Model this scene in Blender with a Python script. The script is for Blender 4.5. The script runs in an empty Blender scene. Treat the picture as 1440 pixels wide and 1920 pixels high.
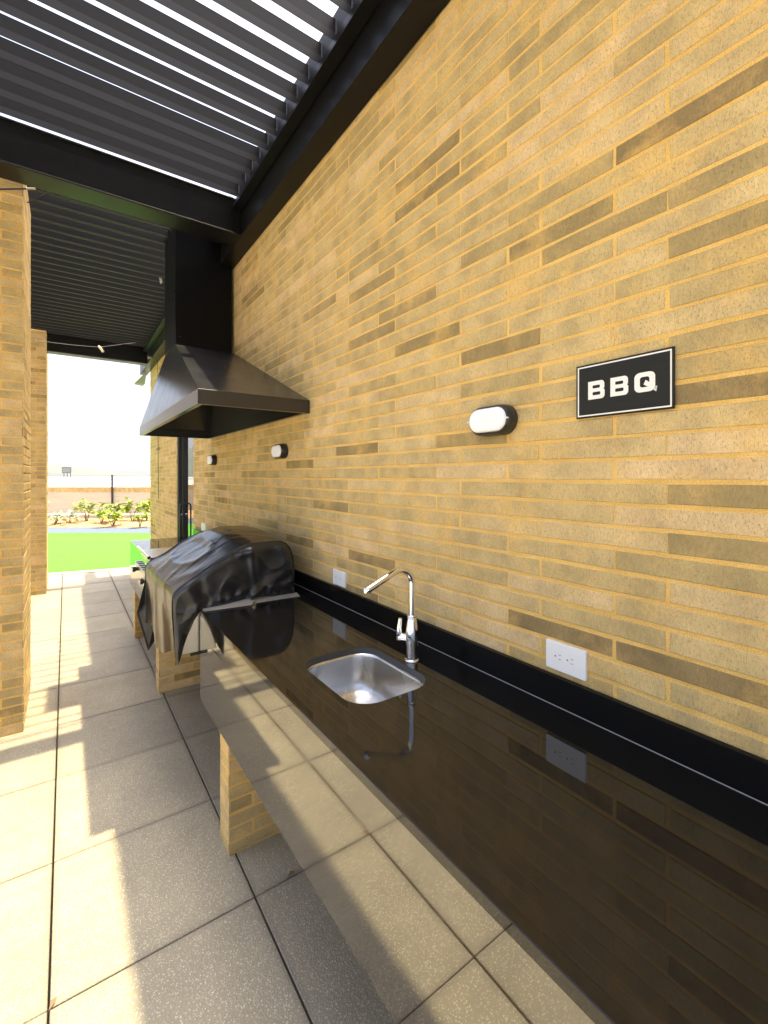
import bpy, bmesh, math, random
from mathutils import Vector, noise
R = random.Random(7)
rad = math.radians

# ------------------------------------------------------------------ camera, world, sun
sc = bpy.context.scene
cam_d = bpy.data.cameras.new("camera")
cam = bpy.data.objects.new("camera", cam_d)
sc.collection.objects.link(cam)
cam.location = (0, 0, 1.52)
cam.rotation_euler = (rad(90), 0, rad(-35.24))
cam_d.sensor_fit = 'HORIZONTAL'
cam_d.sensor_width = 36
cam_d.lens = 845 / 1440 * 36
cam_d.shift_y = -67 / 1440
cam_d.clip_start = 0.02
cam_d.clip_end = 12000
sc.camera = cam

SUN_EL, SUN_AZ = math.atan2(1, .224), 0.0          # from +x, 77 degrees up
w = bpy.data.worlds.new("World"); sc.world = w; w.use_nodes = True
nt = w.node_tree
sky = nt.nodes.new('ShaderNodeTexSky'); sky.sky_type = 'NISHITA'; sky.sun_disc = False
sky.sun_elevation = SUN_EL; sky.sun_rotation = rad(90); sky.air_density = .7; sky.dust_density = 6; sky.ozone_density = 1.0
bg = nt.nodes['Background']; bg.inputs['Strength'].default_value = 0.15
nt.links.new(sky.outputs[0], bg.inputs['Color'])
sd = bpy.data.lights.new("sun", 'SUN'); sd.energy = 3.3; sd.angle = rad(.8); sd.color = (1, .84, .55)
sun = bpy.data.objects.new("sun", sd); sc.collection.objects.link(sun)
sun.rotation_euler = Vector((.224, 0.0, 1)).to_track_quat('Z', 'Y').to_euler()
sun.location = (3, 0, 10)
sc.view_settings.view_transform = 'Standard'; sc.view_settings.look = 'None'
sc.view_settings.exposure = 1.95; sc.view_settings.gamma = 1
sc.cycles.max_bounces = 12; sc.cycles.diffuse_bounces = 7; sc.cycles.glossy_bounces = 6
sc.cycles.caustics_reflective = False; sc.cycles.caustics_refractive = False
sc.cycles.sample_clamp_indirect = 8

# ------------------------------------------------------------------ photograph rays (for laying things out once, at authoring)
F_, VH, UP = 845., 893., 720.
S_, C_ = math.sin(rad(35.2415)), math.cos(rad(35.2415))
def pj(x, y, z):
    d = x * S_ + y * C_
    if d <= .05: return None
    return UP + F_ * (x * C_ - y * S_) / d, VH - F_ * (z - 1.52) / d, d

# ------------------------------------------------------------------ helpers
class MB:
    def __init__(s): s.v = []; s.f = []; s.t = []; s.sm = []
    def add(s, vs, fs, tone=.5, smooth=False):
        o = len(s.v); s.v += [tuple(v) for v in vs]
        for f in fs: s.f.append(tuple(i + o for i in f)); s.t.append(tone); s.sm.append(smooth)
        return s
    def box(s, x0, x1, y0, y1, z0, z1, tone=.5):
        vs = [(x, y, z) for z in (z0, z1) for y in (y0, y1) for x in (x0, x1)]
        return s.add(vs, [(0, 2, 3, 1), (4, 5, 7, 6), (0, 1, 5, 4), (2, 6, 7, 3), (0, 4, 6, 2), (1, 3, 7, 5)], tone)
    def cbox(s, x0, x1, y0, y1, z0, z1, c=.004, tone=.5):
        """box with chamfered edges"""
        bm = bmesh.new()
        vs = [bm.verts.new(p) for p in [(x, y, z) for z in (z0, z1) for y in (y0, y1) for x in (x0, x1)]]
        for q in [(0, 2, 3, 1), (4, 5, 7, 6), (0, 1, 5, 4), (2, 6, 7, 3), (0, 4, 6, 2), (1, 3, 7, 5)]:
            bm.faces.new([vs[i] for i in q])
        bmesh.ops.bevel(bm, geom=list(bm.edges), offset=c, segments=1, affect='EDGES')
        bm.verts.index_update()
        s.add([v.co[:] for v in bm.verts], [[v.index for v in f.verts] for f in bm.faces], tone); bm.free()
        return s
    def tube(s, pts, r, n=10, cap=True, tone=.5):
        pts = [Vector(p) for p in pts]; rr = r if isinstance(r, (list, tuple)) else [r] * len(pts)
        rings = []; up = None
        for i, p in enumerate(pts):
            a = pts[max(i - 1, 0)]; b = pts[min(i + 1, len(pts) - 1)]
            t = (b - a).normalized()
            if up is None:
                up = Vector((0, 0, 1)) if abs(t.z) < .9 else Vector((1, 0, 0))
            u = t.cross(up).normalized(); up = u.cross(t).normalized()
            rings.append([p + (u * math.cos(k * 2 * math.pi / n) + up * math.sin(k * 2 * math.pi / n)) * rr[i] for k in range(n)])
        vs = [v for r_ in rings for v in r_]; fs = []
        for i in range(len(rings) - 1):
            for k in range(n):
                a = i * n + k; b = i * n + (k + 1) % n
                fs.append((a, a + n, b + n, b))
        s.add(vs, fs, tone, True)
        if cap:
            m = len(rings) - 1
            s.add(rings[0], [tuple(range(n))], tone); s.add(rings[m], [tuple(reversed(range(n)))], tone)
        return s
    def lathe(s, cx, cy, prof, n=24, tone=.5):
        vs = []; fs = []
        for r, z in prof:
            vs += [(cx + r * math.cos(k * 2 * math.pi / n), cy + r * math.sin(k * 2 * math.pi / n), z) for k in range(n)]
        for i in range(len(prof) - 1):
            for k in range(n):
                a = i * n + k; b = i * n + (k + 1) % n
                fs.append((a, b, b + n, a + n))
        return s.add(vs, fs, tone, True)
    def mesh(s, name, mat):
        m = bpy.data.meshes.new(name); m.from_pydata(s.v, [], s.f)
        m.polygons.foreach_set('use_smooth', s.sm)
        at = m.attributes.new('tone', 'FLOAT', 'FACE'); at.data.foreach_set('value', s.t)
        if mat: m.materials.append(mat)
        m.update(); return m
    def obj(s, name, mat, parent=None): return link(name, s.mesh(name, mat), parent)

def link(name, mesh, parent=None, loc=None):
    o = bpy.data.objects.new(name, mesh); sc.collection.objects.link(o)
    if parent: o.parent = parent
    if loc: o.location = loc
    return o
def tag(o, label, cat, group=None):
    o['label'] = label; o['category'] = cat
    if group: o['group'] = group
    return o
def thing(name, label, cat, loc=(0, 0, 0), group=None):
    return tag(link(name, None, None, loc), label, cat, group)
def kind(o, k): o['kind'] = k; return o
def rel(mb, loc):
    mb.v = [(v[0] - loc[0], v[1] - loc[1], v[2] - loc[2]) for v in mb.v]; return mb
def bevel(o, wd, seg=2):
    b = o.modifiers.new('bevel', 'BEVEL'); b.width = wd; b.segments = seg; b.limit_method = 'ANGLE'; return o

# ------------------------------------------------------------------ materials
def newmat(name):
    m = bpy.data.materials.new(name); m.use_nodes = True
    return m, m.node_tree, m.node_tree.nodes['Principled BSDF']
def simple(name, col, rough=.5, metal=0, ior=1.5, coat=0, bump=0, bscale=200, rvar=0):
    m, t, p = newmat(name)
    p.inputs['Base Color'].default_value = (*col, 1); p.inputs['Roughness'].default_value = rough
    p.inputs['Metallic'].default_value = metal; p.inputs['IOR'].default_value = ior
    p.inputs['Coat Weight'].default_value = coat
    co = t.nodes.new('ShaderNodeTexCoord')
    n = t.nodes.new('ShaderNodeTexNoise'); n.inputs['Scale'].default_value = bscale; n.inputs['Detail'].default_value = 4
    t.links.new(co.outputs['Object'], n.inputs['Vector'])
    if bump:
        b = t.nodes.new('ShaderNodeBump'); b.inputs['Strength'].default_value = bump; b.inputs['Distance'].default_value = .002
        t.links.new(n.outputs['Fac'], b.inputs['Height']); t.links.new(b.outputs[0], p.inputs['Normal'])
    n2 = t.nodes.new('ShaderNodeTexNoise'); n2.inputs['Scale'].default_value = 6; n2.inputs['Detail'].default_value = 5
    t.links.new(co.outputs['Object'], n2.inputs['Vector'])
    mr = t.nodes.new('ShaderNodeMapRange'); mr.inputs[1].default_value = .3; mr.inputs[2].default_value = .7
    mr.inputs[3].default_value = max(0, rough - rvar); mr.inputs[4].default_value = rough + rvar
    t.links.new(n2.outputs['Fac'], mr.inputs[0]); t.links.new(mr.outputs[0], p.inputs['Roughness'])
    return m
def ramp(t, stops, interp='LINEAR'):
    r = t.nodes.new('ShaderNodeValToRGB'); r.color_ramp.interpolation = interp
    e = r.color_ramp.elements
    while len(e) < len(stops): e.new(.5)
    for i, (p, c) in enumerate(stops):
        e[i].position = p; e[i].color = (*c, 1) if len(c) == 3 else c
    return r
def mixc(t, a, b, fac, mode='MIX'):
    n = t.nodes.new('ShaderNodeMix'); n.data_type = 'RGBA'; n.blend_type = mode
    for sck, val in ((n.inputs[6], a), (n.inputs[7], b), (n.inputs[0], fac)):
        if isinstance(val, bpy.types.NodeSocket): t.links.new(val, sck)
        elif isinstance(val, tuple): sck.default_value = (*val, 1)
        else: sck.default_value = val
    return n.outputs[2]
def tex(t, kindn, scale, vec=None, detail=4, rough=.5):
    n = t.nodes.new('ShaderNodeTex' + kindn); n.inputs['Scale'].default_value = scale
    if 'Detail' in n.inputs: n.inputs['Detail'].default_value = detail
    if 'Roughness' in n.inputs: n.inputs['Roughness'].default_value = rough
    if vec: t.links.new(vec, n.inputs['Vector'])
    return n
def geo_pos(t, scale=(1, 1, 1)):
    g = t.nodes.new('ShaderNodeNewGeometry'); m = t.nodes.new('ShaderNodeMapping'); m.inputs['Scale'].default_value = scale
    t.links.new(g.outputs['Position'], m.inputs['Vector']); return m.outputs[0]
def brick_mat(name, palette, mortar):
    m, t, p = newmat(name)
    at = t.nodes.new('ShaderNodeAttribute'); at.attribute_name = 'tone'
    base = ramp(t, palette)
    t.links.new(at.outputs['Fac'], base.inputs[0])
    pos = geo_pos(t); pst = geo_pos(t, (1, 1, .35)); big = tex(t, 'Noise', 9, pos, 5)
    c = mixc(t, base.outputs[0], (.30, .24, .13), .0)
    # soft mottling
    mr = ramp(t, [(.35, (.82, .82, .82)), (.65, (1.13, 1.12, 1.1))]); t.links.new(big.outputs['Fac'], mr.inputs[0])
    c = mixc(t, c, mr.outputs[0], 1.0, 'MULTIPLY')
    # mortar wash
    ws = tex(t, 'Noise', 5.5, pos, 6, .65); wr = ramp(t, [(.50, (0, 0, 0)), (.70, (.6, .6, .6))]); t.links.new(ws.outputs['Fac'], wr.inputs[0])
    c = mixc(t, c, mortar, wr.outputs[0])
    gr_ = tex(t, 'Noise', 230, pst, 6, .8); gg = ramp(t, [(.35, (.84, .83, .82)), (.62, (1.10, 1.10, 1.10))]); t.links.new(gr_.outputs['Fac'], gg.inputs[0])
    c = mixc(t, c, gg.outputs[0], 1.0, 'MULTIPLY')
    # dark vertical pits and pale grit
    pit = tex(t, 'Noise', 480, pst, 2, .6); pr = ramp(t, [(.335, (1, 1, 1)), (.42, (0, 0, 0))]); t.links.new(pit.outputs['Fac'], pr.inputs[0])
    pf = ramp(t, [(0, (0, 0, 0)), (1, (.6, .6, .6))]); t.links.new(pr.outputs[0], pf.inputs[0])
    c = mixc(t, c, (.20, .14, .08), pf.outputs[0])
    fine = tex(t, 'Noise', 420, pos, 2); fr = ramp(t, [(.68, (0, 0, 0)), (.78, (.6, .6, .6))]); t.links.new(fine.outputs['Fac'], fr.inputs[0])
    c = mixc(t, c, (.75, .66, .48), fr.outputs[0])
    t.links.new(c, p.inputs['Base Color']); p.inputs['Roughness'].default_value = .85
    p.inputs['Specular IOR Level'].default_value = .3
    b = t.nodes.new('ShaderNodeBump'); b.inputs['Strength'].default_value = .45; b.inputs['Distance'].default_value = .002; b.invert = True
    t.links.new(pr.outputs[0], b.inputs['Height'])
    b2 = t.nodes.new('ShaderNodeBump'); b2.inputs['Strength'].default_value = .5; b2.inputs['Distance'].default_value = .003
    t.links.new(big.outputs['Fac'], b2.inputs['Height']); t.links.new(b.outputs[0], b2.inputs['Normal'])
    t.links.new(b2.outputs[0], p.inputs['Normal'])
    return m
MORT = (.76, .48, .145)
PAL = [(0, (.235, .165, .075)), (.12, (.32, .235, .10)), (.25, (.43, .325, .145)), (.5, (.52, .39, .175)), (.75, (.59, .44, .21)), (1, (.66, .48, .255))]
M = {}
M['brick'] = brick_mat('brick', PAL, MORT)
def mortar_mat():
    m, t, p = newmat('mortar'); pos = geo_pos(t)
    n = tex(t, 'Noise', 14, pos, 6); r = ramp(t, [(.3, (.68, .425, .115)), (.7, (.82, .53, .165))]); t.links.new(n.outputs['Fac'], r.inputs[0])
    n2 = tex(t, 'Noise', 350, pos, 3); r2 = ramp(t, [(.3, (.75, .75, .75)), (.7, (1.15, 1.15, 1.15))]); t.links.new(n2.outputs['Fac'], r2.inputs[0])
    c = mixc(t, r.outputs[0], r2.outputs[0], 1.0, 'MULTIPLY'); t.links.new(c, p.inputs['Base Color'])
    b = t.nodes.new('ShaderNodeBump'); b.inputs['Strength'].default_value = .7; b.inputs['Distance'].default_value = .003
    t.links.new(n2.outputs['Fac'], b.inputs['Height']); t.links.new(b.outputs[0], p.inputs['Normal'])
    p.inputs['Roughness'].default_value = .95; return m
M['mortar'] = mortar_mat()
def granite_mat(name, base, rough, ior, fleck=1.0):
    m, t, p = newmat(name); pos = geo_pos(t)
    v = tex(t, 'Voronoi', 330, pos); r = ramp(t, [(.0, (1, 1, 1)), (.16, (0, 0, 0))]); t.links.new(v.outputs['Distance'], r.inputs[0])
    n = tex(t, 'Noise', 60, pos, 3); r2 = ramp(t, [(.5, (0, 0, 0)), (.75, (fleck, fleck, fleck))]); t.links.new(n.outputs['Fac'], r2.inputs[0])
    f = mixc(t, r.outputs[0], r2.outputs[0], 1.0, 'MULTIPLY')
    c = mixc(t, base, tuple(min(1, b * 6 + .06) for b in base), f); t.links.new(c, p.inputs['Base Color'])
    # faint smears in the polish
    sm = tex(t, 'Noise', 3, pos, 6, .7); sr = ramp(t, [(.42, (rough,) * 3), (.75, (rough + .10,) * 3)]); t.links.new(sm.outputs['Fac'], sr.inputs[0])
    t.links.new(sr.outputs[0], p.inputs['Roughness']); p.inputs['IOR'].default_value = ior
    return m
M['granite'] = granite_mat('black_polished_granite', (.007, .0065, .006), .015, 1.46)
M['granite_upstand'] = granite_mat('granite_upstand', (.007, .0065, .006), .14, 1.2, 1.8)
M['granite_edge'] = granite_mat('honed_granite_edge', (.075, .075, .072), .45, 1.5)
M['granite_front'] = granite_mat('polished_granite_front', (.016, .013, .008), .02, 2.5, .8)
def floor_mat():
    m, t, p = newmat('exposed_aggregate_tile'); pos = geo_pos(t)
    v = tex(t, 'Voronoi', 150, pos); v.feature = 'F1'
    cr = ramp(t, [(0, (.20, .175, .12)), (.3, (.41, .375, .275)), (.6, (.53, .49, .365)), (.9, (.65, .60, .46)), (1, (.76, .71, .58))])
    sep = t.nodes.new('ShaderNodeSeparateColor'); t.links.new(v.outputs['Color'], sep.inputs[0]); t.links.new(sep.outputs[0], cr.inputs[0])
    er = ramp(t, [(.50, (0, 0, 0)), (.85, (1, 1, 1))]); t.links.new(v.outputs['Distance'], er.inputs[0])
    c = mixc(t, cr.outputs[0], (.31, .28, .20), er.outputs[0])
    oi = t.nodes.new('ShaderNodeObjectInfo'); orr = ramp(t, [(0, (.88, .88, .89)), (1, (1.07, 1.06, 1.04))]); t.links.new(oi.outputs['Random'], orr.inputs[0])
    c = mixc(t, c, orr.outputs[0], 1.0, 'MULTIPLY')
    n = tex(t, 'Noise', 3.2, pos, 6, .6); nr = ramp(t, [(.3, (.86, .86, .86)), (.7, (1.1, 1.09, 1.07))]); t.links.new(n.outputs['Fac'], nr.inputs[0])
    c = mixc(t, c, nr.outputs[0], 1.0, 'MULTIPLY')
    st = tex(t, 'Noise', 1.3, pos, 8, .72); sr = ramp(t, [(.56, (0, 0, 0)), (.74, (.45, .45, .45))]); t.links.new(st.outputs['Fac'], sr.inputs[0])
    c = mixc(t, c, (.20, .18, .145), sr.outputs[0])
    tc = t.nodes.new('ShaderNodeTexCoord'); sx = t.nodes.new('ShaderNodeSeparateXYZ'); t.links.new(tc.outputs['Object'], sx.inputs[0])
    def edge(o):      # 1 at the tile's border, 0 a few centimetres inside (tile-local coordinates, 0..0.6)
        a = t.nodes.new('ShaderNodeMath'); a.operation = 'SUBTRACT'; t.links.new(o, a.inputs[0]); a.inputs[1].default_value = .3
        b = t.nodes.new('ShaderNodeMath'); b.operation = 'ABSOLUTE'; t.links.new(a.outputs[0], b.inputs[0])
        m = t.nodes.new('ShaderNodeMapRange'); m.inputs[1].default_value = .272; m.inputs[2].default_value = .3; t.links.new(b.outputs[0], m.inputs[0]); return m.outputs[0]
    mx = t.nodes.new('ShaderNodeMath'); mx.operation = 'MAXIMUM'; t.links.new(edge(sx.outputs[0]), mx.inputs[0]); t.links.new(edge(sx.outputs[1]), mx.inputs[1])
    mn = t.nodes.new('ShaderNodeMath'); mn.operation = 'MULTIPLY'; t.links.new(mx.outputs[0], mn.inputs[0]); t.links.new(n.outputs['Fac'], mn.inputs[1])
    c = mixc(t, c, (.16, .14, .11), mn.outputs[0])
    t.links.new(c, p.inputs['Base Color']); p.inputs['Roughness'].default_value = .62
    b = t.nodes.new('ShaderNodeBump'); b.inputs['Strength'].default_value = .55; b.inputs['Distance'].default_value = .0022; b.invert = True
    t.links.new(v.outputs['Distance'], b.inputs['Height']); t.links.new(b.outputs[0], p.inputs['Normal'])
    return m
M['tile'] = floor_mat()
M['bed'] = simple('joint_bed', (.085, .072, .055), .95)
M['steel_black'] = simple('black_painted_steel', (.005, .0052, .0055), .36, 0, 1.33, 0, .0, 60, .04)
M['slat'] = simple('black_louvre_aluminium', (.017, .015, .011), .42, 0, 1.25, 0, .03, 30, .05)
M['matt_black'] = simple('matt_black_louvre', (.008, .007, .006), .6)  # darker colour for the near blades' lower band and the gutter side plates
M['hood'] = simple('hood_satin_black', (.017, .018, .020), .24, .0, 1.65, 0, .0, 9, .03)
M['rim'] = simple('hood_rim_sheet', (.010, .011, .013), .24, 0, 1.7)
M['duct'] = simple('duct_sheet_shaded', (.002, .002, .0025), .4, 0, 1.22)  # darker copy of the hood sheet; its lack of light is in the colour
M['black_plastic'] = simple('black_plastic', (.02, .021, .02), .35)
M['white_plastic'] = simple('white_plastic', (.80, .80, .79), .35)
M['diffuser'] = simple('opal_diffuser', (.83, .82, .86), .25)
M['sign_black'] = simple('sign_black', (.016, .015, .012), .5, 0, 1.3)
M['sign_white'] = simple('sign_white', (.80, .79, .74), .45)
M['chrome'] = simple('chrome', (.86, .86, .87), .05, 1, 1.5)
M['steel'] = simple('brushed_steel', (.62, .62, .61), .26, 1, 1.5, 0, .03, 300, .05)
M['steel_sheet'] = simple('stainless_sheet', (.66, .66, .65), .30, 1)
M['trim'] = simple('pale_trim_sheet', (.30, .29, .27), .3, .35)
M['caulk'] = simple('white_sealant', (.38, .38, .37), .5)
M['slot'] = simple('dark_slot', (.03, .03, .03), .6)
M['glass'] = simple('tinted_door_glass', (.012, .014, .014), .0, 0, 3.4)
M['frame'] = simple('dark_door_frame', (.025, .03, .032), .4)
M['lead'] = simple('grey_flashing', (.22, .22, .22), .6)
M['brass'] = simple('pale_metal', (.62, .56, .46), .35, .6)
M['kerb'] = simple('white_kerb', (.72, .70, .66), .8)
M['wood'] = simple('stem_bark', (.22, .15, .08), .9)
M['parapet_render'] = simple('distant_wall_render', (.55, .55, .55), .9)

def vinyl():
    m, t, p = newmat('black_vinyl_cover'); co = t.nodes.new('ShaderNodeTexCoord')
    p.inputs['Base Color'].default_value = (.011, .012, .014, 1); p.inputs['IOR'].default_value = 1.58
    p.inputs['Roughness'].default_value = .27
    n = tex(t, 'Noise', 900, co.outputs['Object'], 2); n1 = tex(t, 'Noise', 14, co.outputs['Object'], 5, .6)
    n1.inputs['Distortion'].default_value = .6
    b = t.nodes.new('ShaderNodeBump'); b.inputs['Strength'].default_value = .06; b.inputs['Distance'].default_value = .006
    t.links.new(n1.outputs['Fac'], b.inputs['Height'])
    b2 = t.nodes.new('ShaderNodeBump'); b2.inputs['Strength'].default_value = .12; b2.inputs['Distance'].default_value = .0006
    t.links.new(n.outputs['Fac'], b2.inputs['Height']); t.links.new(b.outputs[0], b2.inputs['Normal'])
    t.links.new(b2.outputs[0], p.inputs['Normal']); return m
M['vinyl'] = vinyl()
def ground_like(name, stops, scale, bump=.5, dist=.01, rough=.95):
    m, t, p = newmat(name); pos = geo_pos(t); n = tex(t, 'Noise', scale, pos, 8, .7); r = ramp(t, stops)
    t.links.new(n.outputs['Fac'], r.inputs[0]); t.links.new(r.outputs[0], p.inputs['Base Color'])
    p.inputs['Roughness'].default_value = rough
    b = t.nodes.new('ShaderNodeBump'); b.inputs['Strength'].default_value = bump; b.inputs['Distance'].default_value = dist
    t.links.new(n.outputs['Fac'], b.inputs['Height']); t.links.new(b.outputs[0], p.inputs['Normal']); return m
M['turf'] = ground_like('artificial_turf', [(.3, (.048, .24, .006)), (.7, (.075, .33, .012))], 9, .4, .01)
M['path'] = ground_like('pale_path', [(.3, (.075, .10, .15)), (.7, (.09, .12, .175))], 12, .2)
M['mulch'] = ground_like('bark_mulch', [(.3, (.20, .10, .045)), (.55, (.46, .28, .13)), (.75, (.60, .44, .26))], 14, 1, .04)
M['ground'] = ground_like('dry_ground', [(.3, (.30, .31, .30)), (.7, (.42, .42, .40))], .02, .1)
M['hill'] = ground_like('hill_scrub', [(.35, (.035, .055, .03)), (.65, (.08, .095, .05))], .01, .3, 5)
def leafm(name, a, b, tr=.25):
    m, t, p = newmat(name); at = t.nodes.new('ShaderNodeAttribute'); at.attribute_name = 'tone'
    r = ramp(t, [(0, a), (1, b)]); t.links.new(at.outputs['Fac'], r.inputs[0]); t.links.new(r.outputs[0], p.inputs['Base Color'])
    p.inputs['Roughness'].default_value = .5
    return m
M['croton'] = leafm('yellow_green_leaf', (.12, .26, .015), (.38, .46, .03))
M['sage'] = leafm('pale_sage_leaf', (.25, .36, .20), (.55, .58, .40))

# ------------------------------------------------------------------ ground, floor, lawn
g = MB().add([(-5000, -5000, -.10), (5000, -5000, -.10), (5000, 5000, -.10), (-5000, 5000, -.10)], [(0, 1, 2, 3)])
kind(g.obj('ground', M['ground']), 'structure')
TX0, TY0, TS = -.04, 1.6, .6
base = MB().box(-6.2, 1.098, -3.4, 9.06, -.09, -.032)
floor = kind(base.obj('floor', M['bed']), 'structure')
tm = MB().cbox(.0032, .5968, .0014, .5986, -.03, 0, .0022).mesh('tile', M['tile'])
tmh = MB().cbox(.0032, .535, .0014, .5986, -.03, 0, .0022).mesh('tile', M['tile'])
for i in range(-10, 2):
    for j in range(-8, 13):
        x = TX0 + TS * i; y = TY0 + TS * j
        o = link('tile', tmh if i == 1 else tm, floor, (x, y, R.uniform(-.0012, .0012)))
# skewed far edges: direction perpendicular to the photographer's line of sight (away from the terrace)
def line(p, q, ext0, ext1):
    p = Vector((*p, 0)); q = Vector((*q, 0)); d = (q - p).normalized(); return p - d * ext0, q + d * ext1
L0 = line((-.235, 8.60), (.865, 8.38), 14, 3.2)         # tile edge
L1 = line((-.731, 15.214), (2.054, 13.247), 22, 16)     # lawn end
L2 = line((-.806, 16.78), (2.265, 14.61), 22, 16)       # path end
L3 = line((-.99, 20.6), (2.781, 17.94), 24, 18)         # wall foot
def strip(name, A, B, z, m, k='structure', n=1):
    mb = MB().add([(A[0].x, A[0].y, z), (A[1].x, A[1].y, z), (B[1].x, B[1].y, z), (B[0].x, B[0].y, z)], [(0, 1, 2, 3)])
    return kind(mb.obj(name, m), k)
LK = (L0[0] + Vector((.02, .11, 0)), L0[1] + Vector((.02, .11, 0)))
strip('lawn', LK, L1, .010, M['turf'])
strip('path', L1, L2, .014, M['path'])
def bed_strip():
    mb = MB(); nx, ny = 90, 14; vs = []; fs = []
    for j in range(ny + 1):
        a = L2[0].lerp(L3[0], j / ny); b = L2[1].lerp(L3[1], j / ny)
        for i in range(nx + 1):
            p = a.lerp(b, i / nx); vs.append((p.x, p.y, .02 + .10 * math.sin(j / ny * math.pi) * (.6 + .6 * noise.noise(p * .9)) ))
    for j in range(ny):
        for i in range(nx):
            k = j * (nx + 1) + i; fs.append((k, k + 1, k + nx + 2, k + nx + 1))
    mb.add(vs, fs, .5, True); return kind(mb.obj('mulch_bed', M['mulch']), 'structure')
bed_strip()
kb = MB().add([(L0[0].x, L0[0].y, -.05), (L0[1].x, L0[1].y, -.05), (LK[1].x, LK[1].y, -.05), (LK[0].x, LK[0].y, -.05),
               (L0[0].x, L0[0].y, .016), (L0[1].x, L0[1].y, .016), (LK[1].x, LK[1].y, .016), (LK[0].x, LK[0].y, .016)],
              [(0, 3, 2, 1), (4, 5, 6, 7), (0, 1, 5, 4), (1, 2, 6, 5), (2, 3, 7, 6), (3, 0, 4, 7)])
kind(kb.obj('kerb', M['kerb']), 'structure')

# hills
def hills():
    mb = MB(); n = 150; D = 2600; vs = []; fs = []
    prof = [(-75, 5.5), (-50, 6.2), (-30, 5.4), (-20, 4.9), (-14, 4.4), (-11.5, 3.2), (-8, 2.6), (-4, 1.9), (-1.5, 1.45), (2, .9), (5, .35), (9, .1), (20, .2), (35, .8)]
    def el(a):
        for (a0, e0), (a1, e1) in zip(prof, prof[1:]):
            if a0 <= a <= a1:
                return e0 + (e1 - e0) * (a - a0) / (a1 - a0)
        return 0
    rows = 7
    for j in range(rows):
        for i in range(n + 1):
            a = -75 + 110 * i / n; d = D * (1 + .28 * (j / (rows - 1) - 1) ); f = (j / (rows - 1)) ** .8
            e = el(a) + .18 * noise.noise(Vector((a * .35, j * .5, 0))) + .07 * noise.noise(Vector((a * 1.3, j, 3)))
            h = D * math.tan(rad(max(e, .02))) * f
            vs.append((d * math.sin(rad(a)), d * math.cos(rad(a)), h - .05 if j else -1))
    for j in range(rows - 1):
        for i in range(n):
            k = j * (n + 1) + i; fs.append((k, k + 1, k + n + 2, k + n + 1))
    mb.add(vs, fs, .5, True); return kind(mb.obj('hills', M['hill']), 'structure')
hills()

# ------------------------------------------------------------------ bricks
CH = .0548; Z0 = 1.507 - 27 * CH                      # mortar line nearest the floor is ~ .027
MJ = .0095
def brick_shape(mb, axis, plane, out, a0, a1, z0, z1, tone, proud=.0018, ch=.0018):
    """one facing brick: frustum with slightly uneven arrises. axis: the free horizontal axis"""
    j = lambda s=.0014: R.uniform(-s, s)
    pr = proud + j(.0008)
    outer = [(a0 + j(), z0 + j()), (a1 + j(), z0 + j()), (a1 + j(), z1 + j()), (a0 + j(), z1 + j())]
    mid_b = ((a0 * .6 + a1 * .4) + j(.03), z0 + j(.0020)); mid_t = ((a0 * .35 + a1 * .65) + j(.03), z1 + j(.0020))
    ring = [outer[0], mid_b, outer[1], outer[2], mid_t, outer[3]]
    cx, cz = (a0 + a1) / 2, (z0 + z1) / 2
    def sh(p):
        return (p[0] + (ch if p[0] < cx else -ch) if p not in (mid_b, mid_t) else p[0], p[1] + (ch if p[1] < cz else -ch))
    vs = []
    for lvl, pts in ((-.006, ring), (pr - ch * .8, ring), (pr, [sh(p) for p in ring])):
        for a, z in pts:
            d = plane + out * lvl
            vs.append((d, a, z) if axis == 'y' else (a, d, z))
    fs = []
    for l in (0, 6):
        for k in range(6):
            fs.append((l + k, l + (k + 1) % 6, l + 6 + (k + 1) % 6, l + 6 + k))
    fs.append((12, 13, 14, 15, 16, 17))
    if (axis == 'y') == (out > 0): pass
    mb.add(vs, fs, tone)
def tone_pick():
    r = R.random()
    if r < .03: return R.uniform(.05, .18)
    if r < .13: return R.uniform(.2, .34)
    if r < .65: return R.uniform(.42, .66)
    return R.uniform(.66, 1)
A = [.457, .787, 1.105] ; B = [.246, .576, .903, 1.227]
x = 1.105
while x < 9: x += .3712; A.append(x)
x = 1.227
while x < 9: x += .3712; B.append(x)
x = .457
while x > -3.2: x -= .33; A.insert(0, x)
x = .246
while x > -3.2: x -= .33; B.insert(0, x)
FORCED = {(14, .576): .04, (12, .903): .12, (11, .787): .16, (9, .457): .17, (11, .457): .22, (3, .457): .06, (-1, .457): .16, (-3, .457): .18, (-8, .576): .04,
          (2, 1.227): .16, (15, 1.849): .16, (12, 1.6): .15, (9, 1.4762): .12, (21, 1.4762): .1, (19, 1.4762): .1, (5, .457): .3, (-2, .787): .24, (14, .903): .26, (19, 1.105): .25, (11, 1.849): .14}
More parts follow.
